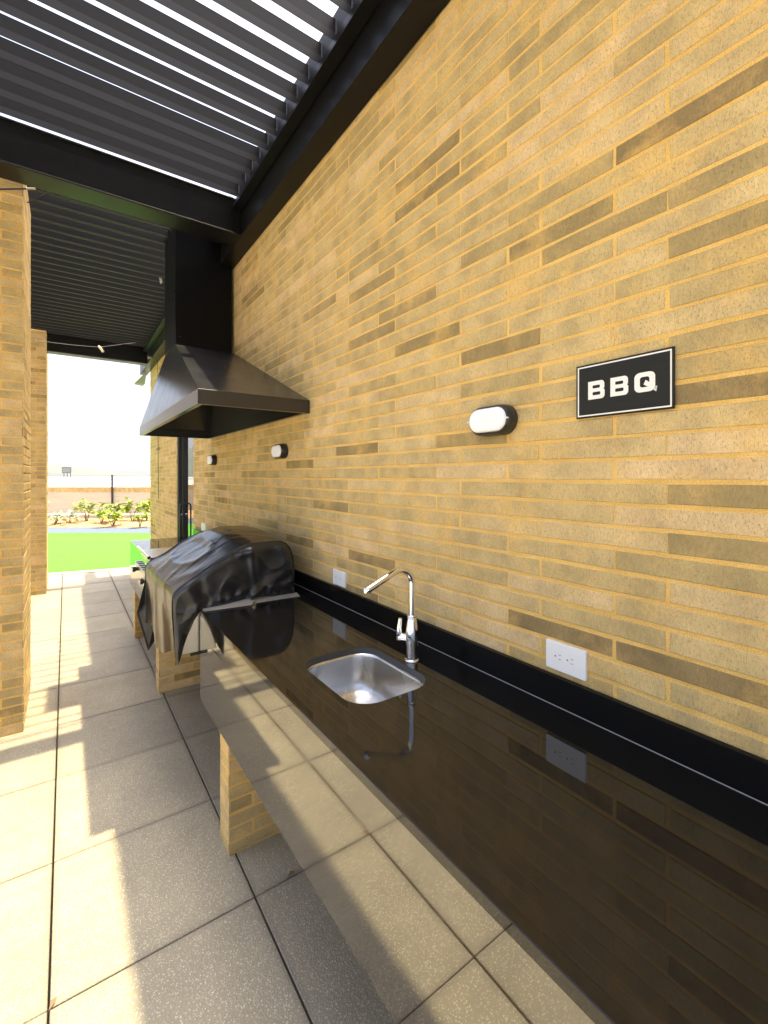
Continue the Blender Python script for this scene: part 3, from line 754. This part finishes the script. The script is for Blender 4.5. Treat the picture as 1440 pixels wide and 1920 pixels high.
# ------------------------------------------------------------------ covered grill
def gauss(d, w): return math.exp(-(d / w) ** 2)
def seg_d(p, a, b):
    ax, ay = a; bx, by = b; px, py = p; dx, dy = bx - ax, by - ay
    t = max(0, min(1, ((px - ax) * dx + (py - ay) * dy) / (dx * dx + dy * dy)))
    return math.hypot(px - ax - t * dx, py - ay - t * dy), t
def grill_cover():
    GY0, GY1 = 2.195, 3.03
    T = thing('grill_cover', 'wrinkled black vinyl cover draped over the built-in grill', 'grill cover', (.7, 2.6, .9))
    prof = [(.972, .918), (.974, .98), (.974, 1.05), (.966, 1.11), (.950, 1.15), (.925, 1.178), (.89, 1.189), (.83, 1.19), (.76, 1.188), (.70, 1.176), (.64, 1.150),
            (.57, 1.113), (.50, 1.068), (.44, 1.030), (.402, 1.003), (.392, .985), (.390, .95), (.390, .88), (.392, .80), (.395, .73), (.398, .665)]
    # resample
    d = [0]
    for a, b in zip(prof, prof[1:]): d.append(d[-1] + math.hypot(a[0] - b[0], a[1] - b[1]))
    def at(s):
        s = max(0, min(d[-1], s))
        for k in range(len(d) - 1):
            if d[k] <= s <= d[k + 1]:
                f = (s - d[k]) / (d[k + 1] - d[k]); return (prof[k][0] + f * (prof[k + 1][0] - prof[k][0]), prof[k][1] + f * (prof[k + 1][1] - prof[k][1]))
    NS, NY = 150, 110; TOT = d[-1]
    front_s = d[15]
    grid = []
    for i in range(NS + 1):
        s = TOT * i / NS; x, z = at(s); x2, z2 = at(s + .01); x1, z1 = at(s - .01)
        tx, tz = x2 - x1, z2 - z1; l = math.hypot(tx, tz); nx, nz = tz / l, -tx / l     # outward
        if nz < -.2 and s < d[8]: pass
        row = []
        for j in range(NY + 1):
            f = j / NY; y = GY0 + (GY1 - GY0) * f
            top = max(0, min(1, (s - d[3]) / .1)) * max(0, min(1, (front_s - s) / .12))
            h = top * ((.032 if s < d[9] else .032 - .024 * min(1, (s - d[9]) / .10)) * math.sin(math.pi * f) ** .9)                      # barrel swell over the lid
            h -= top * .020 * gauss(f - .93, .10)
            # handle bulge ring (ellipse) on the sloping top
            sc_ = (s - (d[11] + .01)) / .105; yc = (f - .52) / .30; rr_ = math.hypot(sc_, yc)
            h += .005 * gauss(rr_ - 1, .18) * (1 if sc_ > -.9 else .3) - .004 * (1 if rr_ < .9 else 0) * (1 - rr_ ** 2 if rr_ < 1 else 0)
            # wrinkles running down the slope and drape
            wv = Vector((s * 3.0, y * 9.0, 1.7)); wr = 1 - abs(noise.noise(wv)) * 2
            h += .0014 * top * max(0, wr) ** 3
            wr2 = 1 - abs(noise.noise(Vector((s * 5 + 4, y * 26 + s * 6, 7.7)))) * 2
            h += .0007 * max(0, wr2) ** 3
            dr = max(0, min(1, (s - front_s) / .10))
            h += dr * (.014 * math.sin(y * 11 + 1.1 + s * 3) + .003 * math.sin(y * 31 + s * 7)) * (.3 + (s - front_s) * 2.0)
            h += dr * .008 * noise.noise(Vector((s * 3, y * 8, 9)))
            # diagonal pull folds
            for (a, b, am, wd) in FOLDS_TOP:
                dd, t = seg_d((s, y), a, b); h += am * .30 * gauss(dd, wd * 2.0) * (1 - .5 * t)
            py = y
            zz = z + nz * h; xx = x + nx * h
            # hem: longer in the middle and at the near corner
            if s > front_s:
                q = (s - front_s) / (TOT - front_s)
                zz += q * q * (.03 * math.sin(y * 9.5) - .065 * gauss(f - .72, .20) + .03 * gauss(f - .15, .15) - .03 * gauss(f, .05))
            row.append((xx, py, zz))
        grid.append(row)
    mb = MB(); vs = [p for r in grid for p in r]; fs = []
    for i in range(NS):
        for j in range(NY):
            k = i * (NY + 1) + j; fs.append((k, k + 1, k + NY + 2, k + NY + 1))
    mb.add(vs, fs, .5, True)
    top = rel(mb, T.location).obj('top_panel', M['vinyl'], T)
    # side panels
    def side(j, sgn, name):
        edge = [grid[i][j] for i in range(NS + 1)]
        ybase = edge[0][1]
        # hem under the panel, from front-bottom back along the counter
        fb = edge[-1]
        hem = [(fb[0], fb[2]), (.43, .72), (.455, .79), (.480, .86), (.503, .897), (.54, .908), (.62, .913), (.70, .918), (.76, .928), (.82, .926), (.90, .918), (edge[0][0], edge[0][2])]
        # columns: for each boundary point, straight line down to the hem at matched parameter
        hd = [0]
        for a, b in zip(hem, hem[1:]): hd.append(hd[-1] + math.hypot(a[0] - b[0], a[1] - b[1]))
        def hat(s):
            s *= hd[-1]
            for k in range(len(hd) - 1):
                if hd[k] <= s <= hd[k + 1] + 1e-9:
                    f = (s - hd[k]) / (hd[k + 1] - hd[k]); return (hem[k][0] + f * (hem[k + 1][0] - hem[k][0]), hem[k][1] + f * (hem[k + 1][1] - hem[k][1]))
        NR = 60; mb = MB(); vs = []; fs = []
        for i in range(NS + 1):
            e = edge[i]; q = hat(1 - i / NS)
            for r in range(NR + 1):
                f = r / NR; x = e[0] + (q[0] - e[0]) * f; z = e[2] + (q[1] - e[2]) * f
                env = min(1, f * 12) * 1.0
                h = .010 * (1 - (1 - min(1, f * 5)) ** 2)
                if sgn < 0:
                    for (a, b, am, wd) in FOLDS_SIDE:
                        dd, t = seg_d((x, z), a, b); h += am * .42 * gauss(dd, wd * 2.1) * (1 - .35 * t)
                    # tucked crumples just over the counter
                    low = max(0, 1 - abs(z - .935) / .05) if x > .52 else 0
                    h += low * .012 * noise.noise(Vector((x * 34, z * 16, 2)))
                    w_ = 1 - abs(noise.noise(Vector((x * 7 + z * 4, z * 5 - x * 3, 5)))) * 2
                    h += .003 * max(0, w_) ** 3
                    h += .009 * noise.noise(Vector((x * 3.5, z * 3.5, 1)))
                    h += (.020 * math.sin((x - .39) * 75) * max(0, (.90 - z) / .2) if z < .90 else 0)
                else:
                    h += .012 * noise.noise(Vector((x * 6, z * 6, 11)))
                vs.append((x, ybase + sgn * h * env + (0 if sgn < 0 else 0), z))
        for i in range(NS):
            for r in range(NR):
                k = i * (NR + 1) + r
                fs.append((k, k + NR + 1, k + NR + 2, k + 1) if sgn < 0 else (k, k + 1, k + NR + 2, k + NR + 1))
        mb.add(vs, fs, .5, True); rel(mb, T.location).obj(name, M['vinyl'], T)
        # piping along the seam
        pip = [(e[0], e[1] + sgn * .001, e[2]) for e in edge[::2]]
        rel(MB().tube(pip, .0022, 6), T.location).obj('piping', M['vinyl'], T)
        return edge
    side(0, -1, 'side_panel'); side(NY, 1, 'side_panel')
    # corner flap thrown outward at the far front corner
    fl = MB().add([(.398, 3.025, .95), (.345, 3.07, .705), (.405, 3.03, .50), (.47, 3.045, .60), (.47, 3.05, .93)], [(0, 1, 2, 3, 4), (4, 3, 2, 1, 0)])
    fl = MB().add([(.394, 3.02, .93), (.348, 3.055, .70), (.405, 3.03, .47), (.50, 3.05, .60), (.50, 3.05, .9)], [(0, 1, 2, 3, 4)])
    o = rel(fl, T.location).obj('corner_flap', M['vinyl'], T); s_ = o.modifiers.new('s', 'SOLIDIFY'); s_.thickness = .002
    return T
FOLDS_TOP = [((.30, 2.25), (.62, 2.60), .006, .012), ((.34, 2.42), (.56, 2.92), .007, .014), ((.42, 2.35), (.50, 2.80), -.005, .012), ((.27, 2.30), (.46, 2.95), .006, .010),
             ((.55, 2.45), (.66, 2.50), .004, .006), ((.56, 2.55), (.68, 2.60), .004, .006), ((.57, 2.68), (.70, 2.71), .004, .006), ((.56, 2.80), (.72, 2.82), .004, .006),
             ((.73, 2.25), (.98, 2.50), .010, .018), ((.74, 2.7), (1.02, 2.62), .012, .02), ((.86, 2.9), (1.05, 2.7), -.010, .02), ((.80, 2.45), (1.0, 2.35), .010, .014)]
FOLDS_SIDE = [((.745, 1.150), (.775, .93), .022, .010), ((.70, 1.145), (.745, 1.152), .016, .010), ((.77, .94), (.60, 1.03), .012, .013), ((.77, .94), (.93, 1.03), .016, .012),
              ((.84, .95), (.955, .975), .012, .010), ((.60, .93), (.66, 1.06), .010, .014), ((.50, .91), (.445, 1.02), .018, .012), ((.52, .92), (.505, 1.05), -.014, .011),
              ((.60, .92), (.53, 1.03), .010, .016), ((.905, 1.16), (.93, 1.06), .010, .012), ((.64, .93), (.72, .96), .014, .009), ((.95, 1.13), (.955, .93), .008, .006), ((.76, .96), (.84, 1.12), -.014, .02),
              ((.44, .86), (.50, .93), .012, .008), ((.415, .75), (.47, .90), .014, .010)]
grill_cover()
gr = thing('built_in_grill', 'stainless steel grill body mostly hidden under the black cover', 'grill', (.7, 2.6, .7))
gl = tuple(gr.location)
bevel(rel(MB().box(.432, .955, 2.212, 3.01, .704, .912), gl).obj('firebox', M['steel_sheet'], gr), .003)
bevel(rel(MB().box(.60, .93, 2.28, 2.94, .913, 1.07), gl).obj('lid', M['steel_sheet'], gr), .03, 3)
rel(MB().box(.47, .53, 2.214, 2.224, .690, .7035), gl).obj('bracket', M['black_plastic'], gr)
# stainless trim lying on the counter in front of the cover (bent sheet)
tr = thing('steel_trim', 'thin bent stainless trim strip lying on the counter before the covered grill', 'trim', (.75, 2.15, CZ))
mb = MB()
for (x0, x1) in ((.515, .738), (.742, .985)):
    a = [(x0, 2.150, .9025), (x1, 2.140 if x1 > .9 else 2.128, .9025), (x1, 2.185, .922 if x1 < .9 else .912), (x0, 2.185, .912 if x0 > .6 else .906)]
    b = [(p[0], p[1], p[2] + .0012) for p in a]
    mb.add(a + b, [(3, 2, 1, 0), (4, 5, 6, 7), (0, 1, 5, 4), (1, 2, 6, 5), (2, 3, 7, 6), (3, 0, 4, 7)])
rel(mb, tuple(tr.location)).obj('strip', M['trim'], tr)
k = MB().add([(.728, 2.128, .902), (.752, 2.128, .902), (.740, 2.150, .902), (.740, 2.132, .926)], [(0, 2, 1), (0, 1, 3), (1, 2, 3), (2, 0, 3)])
rel(k, tuple(tr.location)).obj('corner_fold', M['chrome'], tr)

# ------------------------------------------------------------------ second grill (flat lid)
g2 = thing('flat_lid_grill', 'low stainless grill with flat lid, front bar and black knobs, second along the counter', 'grill', (.72, 3.55, .9))
l2 = tuple(g2.location)
bevel(rel(MB().box(.475, 1.0, 3.25, 3.92, CZ + .001, .955), l2).obj('lid', M['steel_sheet'], g2), .006)
rel(MB().tube([(.447, 3.30, .985), (.447, 3.86, .985)], .011, 12), l2).obj('handle_bar', M['chrome'], g2)
for yy in (3.33, 3.83):
    rel(MB().tube([(.447, yy, .985), (.48, yy, .945)], .006, 8), l2).obj('handle_bracket', M['chrome'], g2)
bevel(rel(MB().box(.452, .470, 3.285, 3.303, .775, .985), l2).obj('side_post', M['black_plastic'], g2), .002)
bevel(rel(MB().box(.471, .545, 3.283, 3.305, .965, .985), l2).obj('side_post_arm', M['black_plastic'], g2), .002)
bevel(rel(MB().box(.405, .450, 3.14, 3.66, .885, .915), l2).obj('control_rail', M['steel_sheet'], g2), .003)
for q in range(6):
    rel(MB().box(.4075, .4475, 3.18 + q * .08, 3.22 + q * .08, .9152, .9165), l2).obj('rail_slot', M['slot'], g2)
for yy, xx, zz in ((3.50, .385, .885), (3.16, .39, .865)):
    kb_ = rel(MB().tube([(xx - .012, yy, zz), (xx + .004, yy, zz), (xx + .005, yy, zz), (xx + .030, yy, zz)], [.017, .019, .012, .012], 12), l2).obj('knob', M['black_plastic'], g2)
rel(MB().box(.4, .43, 3.10, 3.20, .855, .88), l2).obj('knob_mount', M['steel_sheet'], g2)

# ------------------------------------------------------------------ glass door
d = thing('glass_door', 'tall glass door in a dark frame between the two brick walls', 'door', (1.18, 5.465, 0))
dl = tuple(d.location)
rel(MB().box(1.160, 1.164, 5.036, 5.80, .06, 2.23), dl).obj('pane', M['glass'], d)
bevel(rel(MB().box(1.103, 1.200, 5.845, 5.898, .0, 2.298), dl).obj('jamb', M['frame'], d), .003)
bevel(rel(MB().box(1.145, 1.185, 5.79, 5.842, .01, 2.25), dl).obj('stile', M['frame'], d), .003)
bevel(rel(MB().box(1.145, 1.185, 5.034, 5.788, .01, .06), dl).obj('rail', M['frame'], d), .002)
bevel(rel(MB().box(1.145, 1.185, 5.034, 5.788, 2.23, 2.27), dl).obj('rail', M['frame'], d), .002)
hd_ = []
for q in range(9): a_ = rad(q * 22.5 / 2 * 1); hd_.append((1.10 + .03 - .03 * math.cos(a_), 5.72, 1.17 + .03 * math.sin(a_)))
pts = [(1.16, 5.72, .80), (1.105, 5.72, .80), (1.10, 5.72, .82), (1.10, 5.72, 1.16), (1.106, 5.72, 1.185), (1.125, 5.72, 1.20), (1.16, 5.72, 1.20)]
rel(MB().tube(pts, .009, 10), dl).obj('handle', M['frame'], d)
rel(MB().tube([(1.143, 5.81, 1.06), (1.12, 5.81, 1.06)], .014, 10), dl).obj('lock', M['chrome'], d)
rel(MB().box(1.30, 1.32, 5.036, 5.895, 0, 2.298), dl).obj('dark_interior_sheet', M['black_plastic'], d)  # black sheet added as a dark interior, so the pane shows its reflection

# ------------------------------------------------------------------ small hanging things
def cable(name, label, pts, r, m, cat='cable', n=6):
    c = pts[0]; o = rel(MB().tube(pts, r, n), c).obj(name, m); o.location = c; return tag(o, label, cat)
def sag(a, b, s, n=14): return [tuple(Vector(a).lerp(Vector(b), k / n) - Vector((0, 0, s * 4 * (k / n) * (1 - k / n)))) for k in range(n + 1)]
t1 = thing('conduit_stub', 'thin black conduit end with a pale tip at the top of the near column', 'conduit', (-.31, 3.40, 3.174))
rel(MB().tube([(-.33, 3.40, 3.168), (-.19, 3.40, 3.222)], .005, 8), tuple(t1.location)).obj('pipe', M['black_plastic'], t1)
rel(MB().tube([(-.19, 3.40, 3.222), (-.148, 3.40, 3.236)], .006, 8), tuple(t1.location)).obj('tip', M['brass'], t1)
cable('wire', 'short black wire slanting up beside the near column', [(-.199, 3.6, 3.235), (-.078, 3.6, 3.345), (-.06, 3.6, 3.395)], .003, M['black_plastic'])
cable('string_cable', 'thin pale cable strung from the column under the far louvres', sag((-.382, 6.9, 3.173), (.362, 6.9, 3.195), .012) + sag((.362, 6.9, 3.195), (.80, 7.2, 3.40), .0)[1:], .0022, M['lead'])
hk = thing('cable_clip', 'small metal clip hanging on the strung cable', 'clip', (.365, 6.9, 3.19))
MB().tube([(-.02, 0, .02), (.0, 0, 0), (.03, 0, -.045)], [.012, .017, .014], 8).obj('clip_body', M['brass'], hk)
MB().tube([(.03, -.004, -.045), (.034, -.004, -.055)], [.02, .012], 10).obj('clip_ring', M['brass'], hk)
sp = thing('lamp_socket', 'small round pale socket at the right end of the far beam', 'socket', (.93, 7.0, 3.168))
MB().tube([(0, 0, 0), (.05, 0, .006)], [.022, .012], 12).obj('socket_cup', M['brass'], sp)
MB().tube([(.05, 0, .006), (.12, .02, .012)], .006, 8).obj('socket_arm', M['steel_black'], sp)
cable('hanging_wire', 'thin dark wire hanging down the far brick wall beside the hood', [(1.06, 7.05, 3.17), (1.07, 7.06, 2.8), (1.075, 7.1, 2.2), (1.08, 7.1, 1.2)], .004, M['black_plastic'])
tg = tag(MB().add([(-.012, 0, 0), (.012, .004, 0), (.016, .006, -.035), (.002, .01, -.055), (-.006, .003, -.03)], [(0, 1, 2, 3, 4)]).obj('plastic_tag', M['white_plastic']), 'small white plastic tag caught between the far louvres', 'tag')
tg.location = (.733, 4.70, 3.395); tg.modifiers.new('s', 'SOLIDIFY').thickness = .002
can = thing('roof_flashing', 'grey folded sheet flashing past the far end of the wall beam', 'flashing', (1.02, 8.2, 3.0))
o = MB().add([(-.10, .15, .04), (.05, .15, .05), (.05, .40, .05), (-.10, .25, .04), (-.0, .0, .16), (.05, .0, .16)], [(0, 1, 2, 3), (0, 4, 5, 1), (3, 4, 0)]).obj('sheet', M['lead'], can)
o.modifiers.new('s', 'SOLIDIFY').thickness = .004

# ------------------------------------------------------------------ garden
def boundary_wall():
    a, b = L3; n = Vector((-(b - a).y, (b - a).x, 0)).normalized()
    m, t, p = newmat('distant_brickwork'); co = t.nodes.new('ShaderNodeTexCoord')
    br = t.nodes.new('ShaderNodeTexBrick'); br.inputs['Scale'].default_value = 1; br.inputs['Brick Width'].default_value = .37; br.inputs['Row Height'].default_value = .055
    br.inputs['Mortar Size'].default_value = .005; br.offset_frequency = 2; br.inputs['Color1'].default_value = (.60, .56, .46, 1); br.inputs['Color2'].default_value = (.50, .46, .37, 1); br.inputs['Mortar'].default_value = (.70, .64, .48, 1)
    br.inputs['Bias'].default_value = -.5
    mp = t.nodes.new('ShaderNodeMapping'); mp.inputs['Rotation'].default_value = (rad(-90), 0, 0)
    t.links.new(co.outputs['Object'], mp.inputs[0]); t.links.new(mp.outputs[0], br.inputs['Vector']); t.links.new(br.outputs['Color'], p.inputs['Base Color']); p.inputs['Roughness'].default_value = .9
    T = thing('garden_wall', 'low tan brick wall behind the planting at the end of the lawn', 'wall', tuple(a))
    ang = math.atan2((b - a).y, (b - a).x); T.rotation_euler = (0, 0, ang); Ln = (b - a).length
    MB().box(0, Ln, 0, .24, -.05, .94).obj('brickwork', m, T)
    cop = MB()
    k = 0.0
    while k < Ln - .07:
        cop.add(*_bx(k + .003, k + .064, -.004, .245, .941, 1.13), R.uniform(.75, 1)); k += .067
    kind(cop.obj('soldier_course', M['brick'], T), 'stuff')
    MB().box(0, Ln, .003, .235, .940, 1.126).obj('mortar', M['mortar'], T)
    return T, ang, n
def _bx(x0, x1, y0, y1, z0, z1):
    return [(x, y, z) for z in (z0, z1) for y in (y0, y1) for x in (x0, x1)], [(0, 2, 3, 1), (4, 5, 7, 6), (0, 1, 5, 4), (2, 6, 7, 3), (0, 4, 6, 2), (1, 3, 7, 5)]
gw, gang, gn = boundary_wall()
dv = (L3[1] - L3[0]).normalized()
def onwall(u):        # point of the wall line under image column u
    a = (u - UP) / F_; rx, ry = S_ + C_ * a, C_ - S_ * a
    # solve L3[0] + dv*s = (rx,ry)*t
    p = L3[0]; det = dv.x * (-ry) + dv.y * rx; s = (-p.x * (-ry) - p.y * rx) / det; q = p + dv * s; return q
for k, uu in enumerate((-150, 30, 212, 394, 576)):
    q = onwall(uu) - gn * .05
    lb = {212: 'dark metal post fixed to the garden wall in the opening', -150: 'garden wall post farthest to the left', 30: 'garden wall post hidden behind the columns', 394: 'garden wall post behind the long brick wall', 576: 'garden wall post farthest to the right'}[uu]
    o = MB().box(-.022, .022, -.03, .03, 0, 1.05).obj('fence_post', M['frame']); o.location = (q.x, q.y, .52); o.rotation_euler = (0, 0, gang)
    tag(o, lb, 'post', 'posts on the garden wall')
for z, nm in ((1.53, 'upper'), (1.40, 'lower')):
    a, b = onwall(-260) - gn * .06, onwall(700) - gn * .06
    cable('fence_wire', f'{nm} horizontal fence wire above the garden wall', [(a.x, a.y, z), (b.x, b.y, z)], .011, M['lead'], 'wire')
def shrub(label, x, y, h, w_, nl, mat, lsz, droop=.4):
    T = thing('shrub', label, 'shrub', (x, y, .08), 'shrubs in the mulch bed')
    st = MB(); lf = MB()
    for s in range(5):
        a = R.uniform(0, 2 * math.pi); rr_ = R.uniform(.2, 1) * w_ / 2; hh = h * R.uniform(.55, 1)
        tip = Vector((rr_ * math.cos(a), rr_ * math.sin(a), hh)); mid = Vector((tip.x * .35, tip.y * .35, hh * .6))
        st.tube([(0, 0, -.08), tuple(mid), tuple(tip)], [.014, .009, .004], 5)
        for l in range(nl):
            f = R.uniform(.45, 1.05); p = mid.lerp(tip, f) + Vector((R.gauss(0, .05), R.gauss(0, .05), R.gauss(0, .04)))
            d1 = Vector((R.gauss(0, 1), R.gauss(0, 1), R.uniform(-droop, .9))).normalized(); sd_ = d1.cross(Vector((R.gauss(0, .3), R.gauss(0, .3), 1))).normalized()
            L = lsz * R.uniform(.7, 1.3); Wd = L * .30; up = sd_.cross(d1)
            lf.add([p, p + d1 * L * .5 + sd_ * Wd + up * .01, p + d1 * L - Vector((0, 0, L * .15)), p + d1 * L * .5 - sd_ * Wd + up * .01], [(0, 1, 2, 3)], R.uniform(0, 1) ** .6)
    st.obj('stem', M['wood'], T); kind(lf.obj('foliage', mat, T), 'stuff'); return T
def bedpt(u, v):
    a = (u - UP) / F_; t = 1.45 * F_ / (v - VH); return (S_ + C_ * a) * t, (C_ - S_ * a) * t
for lb, u, v, h, w_, nl, m, ls in [
    ('tall yellow green shrub standing alone left of the post', 163, 978, .85, .7, 24, 'croton', .17),
    ('low bright shrub between the tall shrub and the post', 190, 981, .42, .8, 24, 'croton', .16),
    ('large yellow green shrub at the foot of the fence post', 218, 977, .75, .9, 30, 'croton', .17),
    ('wide low shrub in front of the large one', 212, 984, .45, .9, 26, 'croton', .16),
    ('leafy shrub right of the fence post', 248, 978, .75, 1.0, 30, 'croton', .17),
    ('yellow shrub against the edge of the far brick wall', 274, 977, .9, .7, 28, 'croton', .17),
    ('small loose shrub at the front of the bed near the wall end', 262, 985, .35, .7, 20, 'croton', .14),
    ('yellow shrub at the right end of the bed, mostly behind the wall', 315, 979, .8, .9, 26, 'croton', .17),
    ('pale sage bush beside the far column', 104, 982, .35, 1.0, 40, 'sage', .10),
    ('second pale sage bush, nearer the tall shrub', 128, 981, .38, .9, 40, 'sage', .10),
    ('yellow shrub left of the far column', 55, 979, .8, .9, 26, 'croton', .17),
    ('yellow shrub far to the left of the columns', -40, 979, .8, .9, 26, 'croton', .17)]:
    x_, y_ = bedpt(u, v); shrub(lb, x_, y_, h * .85, w_, int(nl * .6), M[m], ls)
a, b = onwall(60) - gn * .35, onwall(360) - gn * .35
tag(rel(MB().tube([(a.x, a.y, .16), (b.x, b.y, .16)], .045, 8), tuple(a)).obj('white_pipe', M['kerb']), 'white pipe lying along the foot of the garden wall', 'pipe').location = a
# far small building and pole light
def far_at(u, d_): a = (u - UP) / F_; return Vector(((S_ + C_ * a) * d_, (C_ - S_ * a) * d_, 0))
q = far_at(126, 260); bt = thing('distant_billboard', 'small grey billboard frame far beyond the garden wall', 'billboard', (q.x, q.y, 0)); bt.rotation_euler = (0, 0, rad(-40))
MB().box(-2.4, 2.4, -.5, .5, 3.6, 6.6).obj('panel', M['lead'], bt)
for s in (-2, 0, 2): MB().box(s - .1, s + .1, -.2, .2, -.1, 3.6).obj('leg', M['frame'], bt)
fr = MB(); fr.box(-2.7, 2.7, -.7, -.55, 6.5, 6.8); fr.box(-2.7, 2.7, -.7, -.55, 3.4, 3.7); fr.box(-2.7, -2.45, -.7, -.55, 3.71, 6.49); fr.box(2.45, 2.7, -.7, -.55, 3.71, 6.49); fr.obj('frame', M['frame'], bt)

# ------------------------------------------------------------------ haze
hz = MB().box(-3900, 3900, -600, 3900, -1.2, 420)
hm_, ht, hp = newmat('haze_air'); ht.nodes.remove(hp)
pv = ht.nodes.new('ShaderNodeVolumePrincipled'); pv.inputs['Density'].default_value = .00021; pv.inputs['Color'].default_value = (.86, .93, 1, 1); pv.inputs['Anisotropy'].default_value = .2
ht.links.new(pv.outputs[0], ht.nodes['Material Output'].inputs['Volume'])
HZ = kind(hz.obj('haze', hm_), 'stuff')

for lb, x_, y_, sz, rz in (('dry dark leaf scrap on the paving joint before the first pier', .70, 1.605, .022, .4), ('small dry scrap in the sunny joint at the lower left', -.03, 1.608, .018, 1.0),
                           ('tiny dark scrap at the foot of the near column', -.235, 4.12, .02, 1.3)):
    o = MB().add([(-sz, 0, .002), (0, -sz * .35, .006), (sz, 0, .003), (.2 * sz, sz * .4, .009)], [(0, 1, 2, 3)]).obj('leaf_scrap', M['wood'])
    o.location = (x_, y_, .001); o.rotation_euler = (0, 0, rz); o.modifiers.new('s', 'SOLIDIFY').thickness = .0012; tag(o, lb, 'leaf')
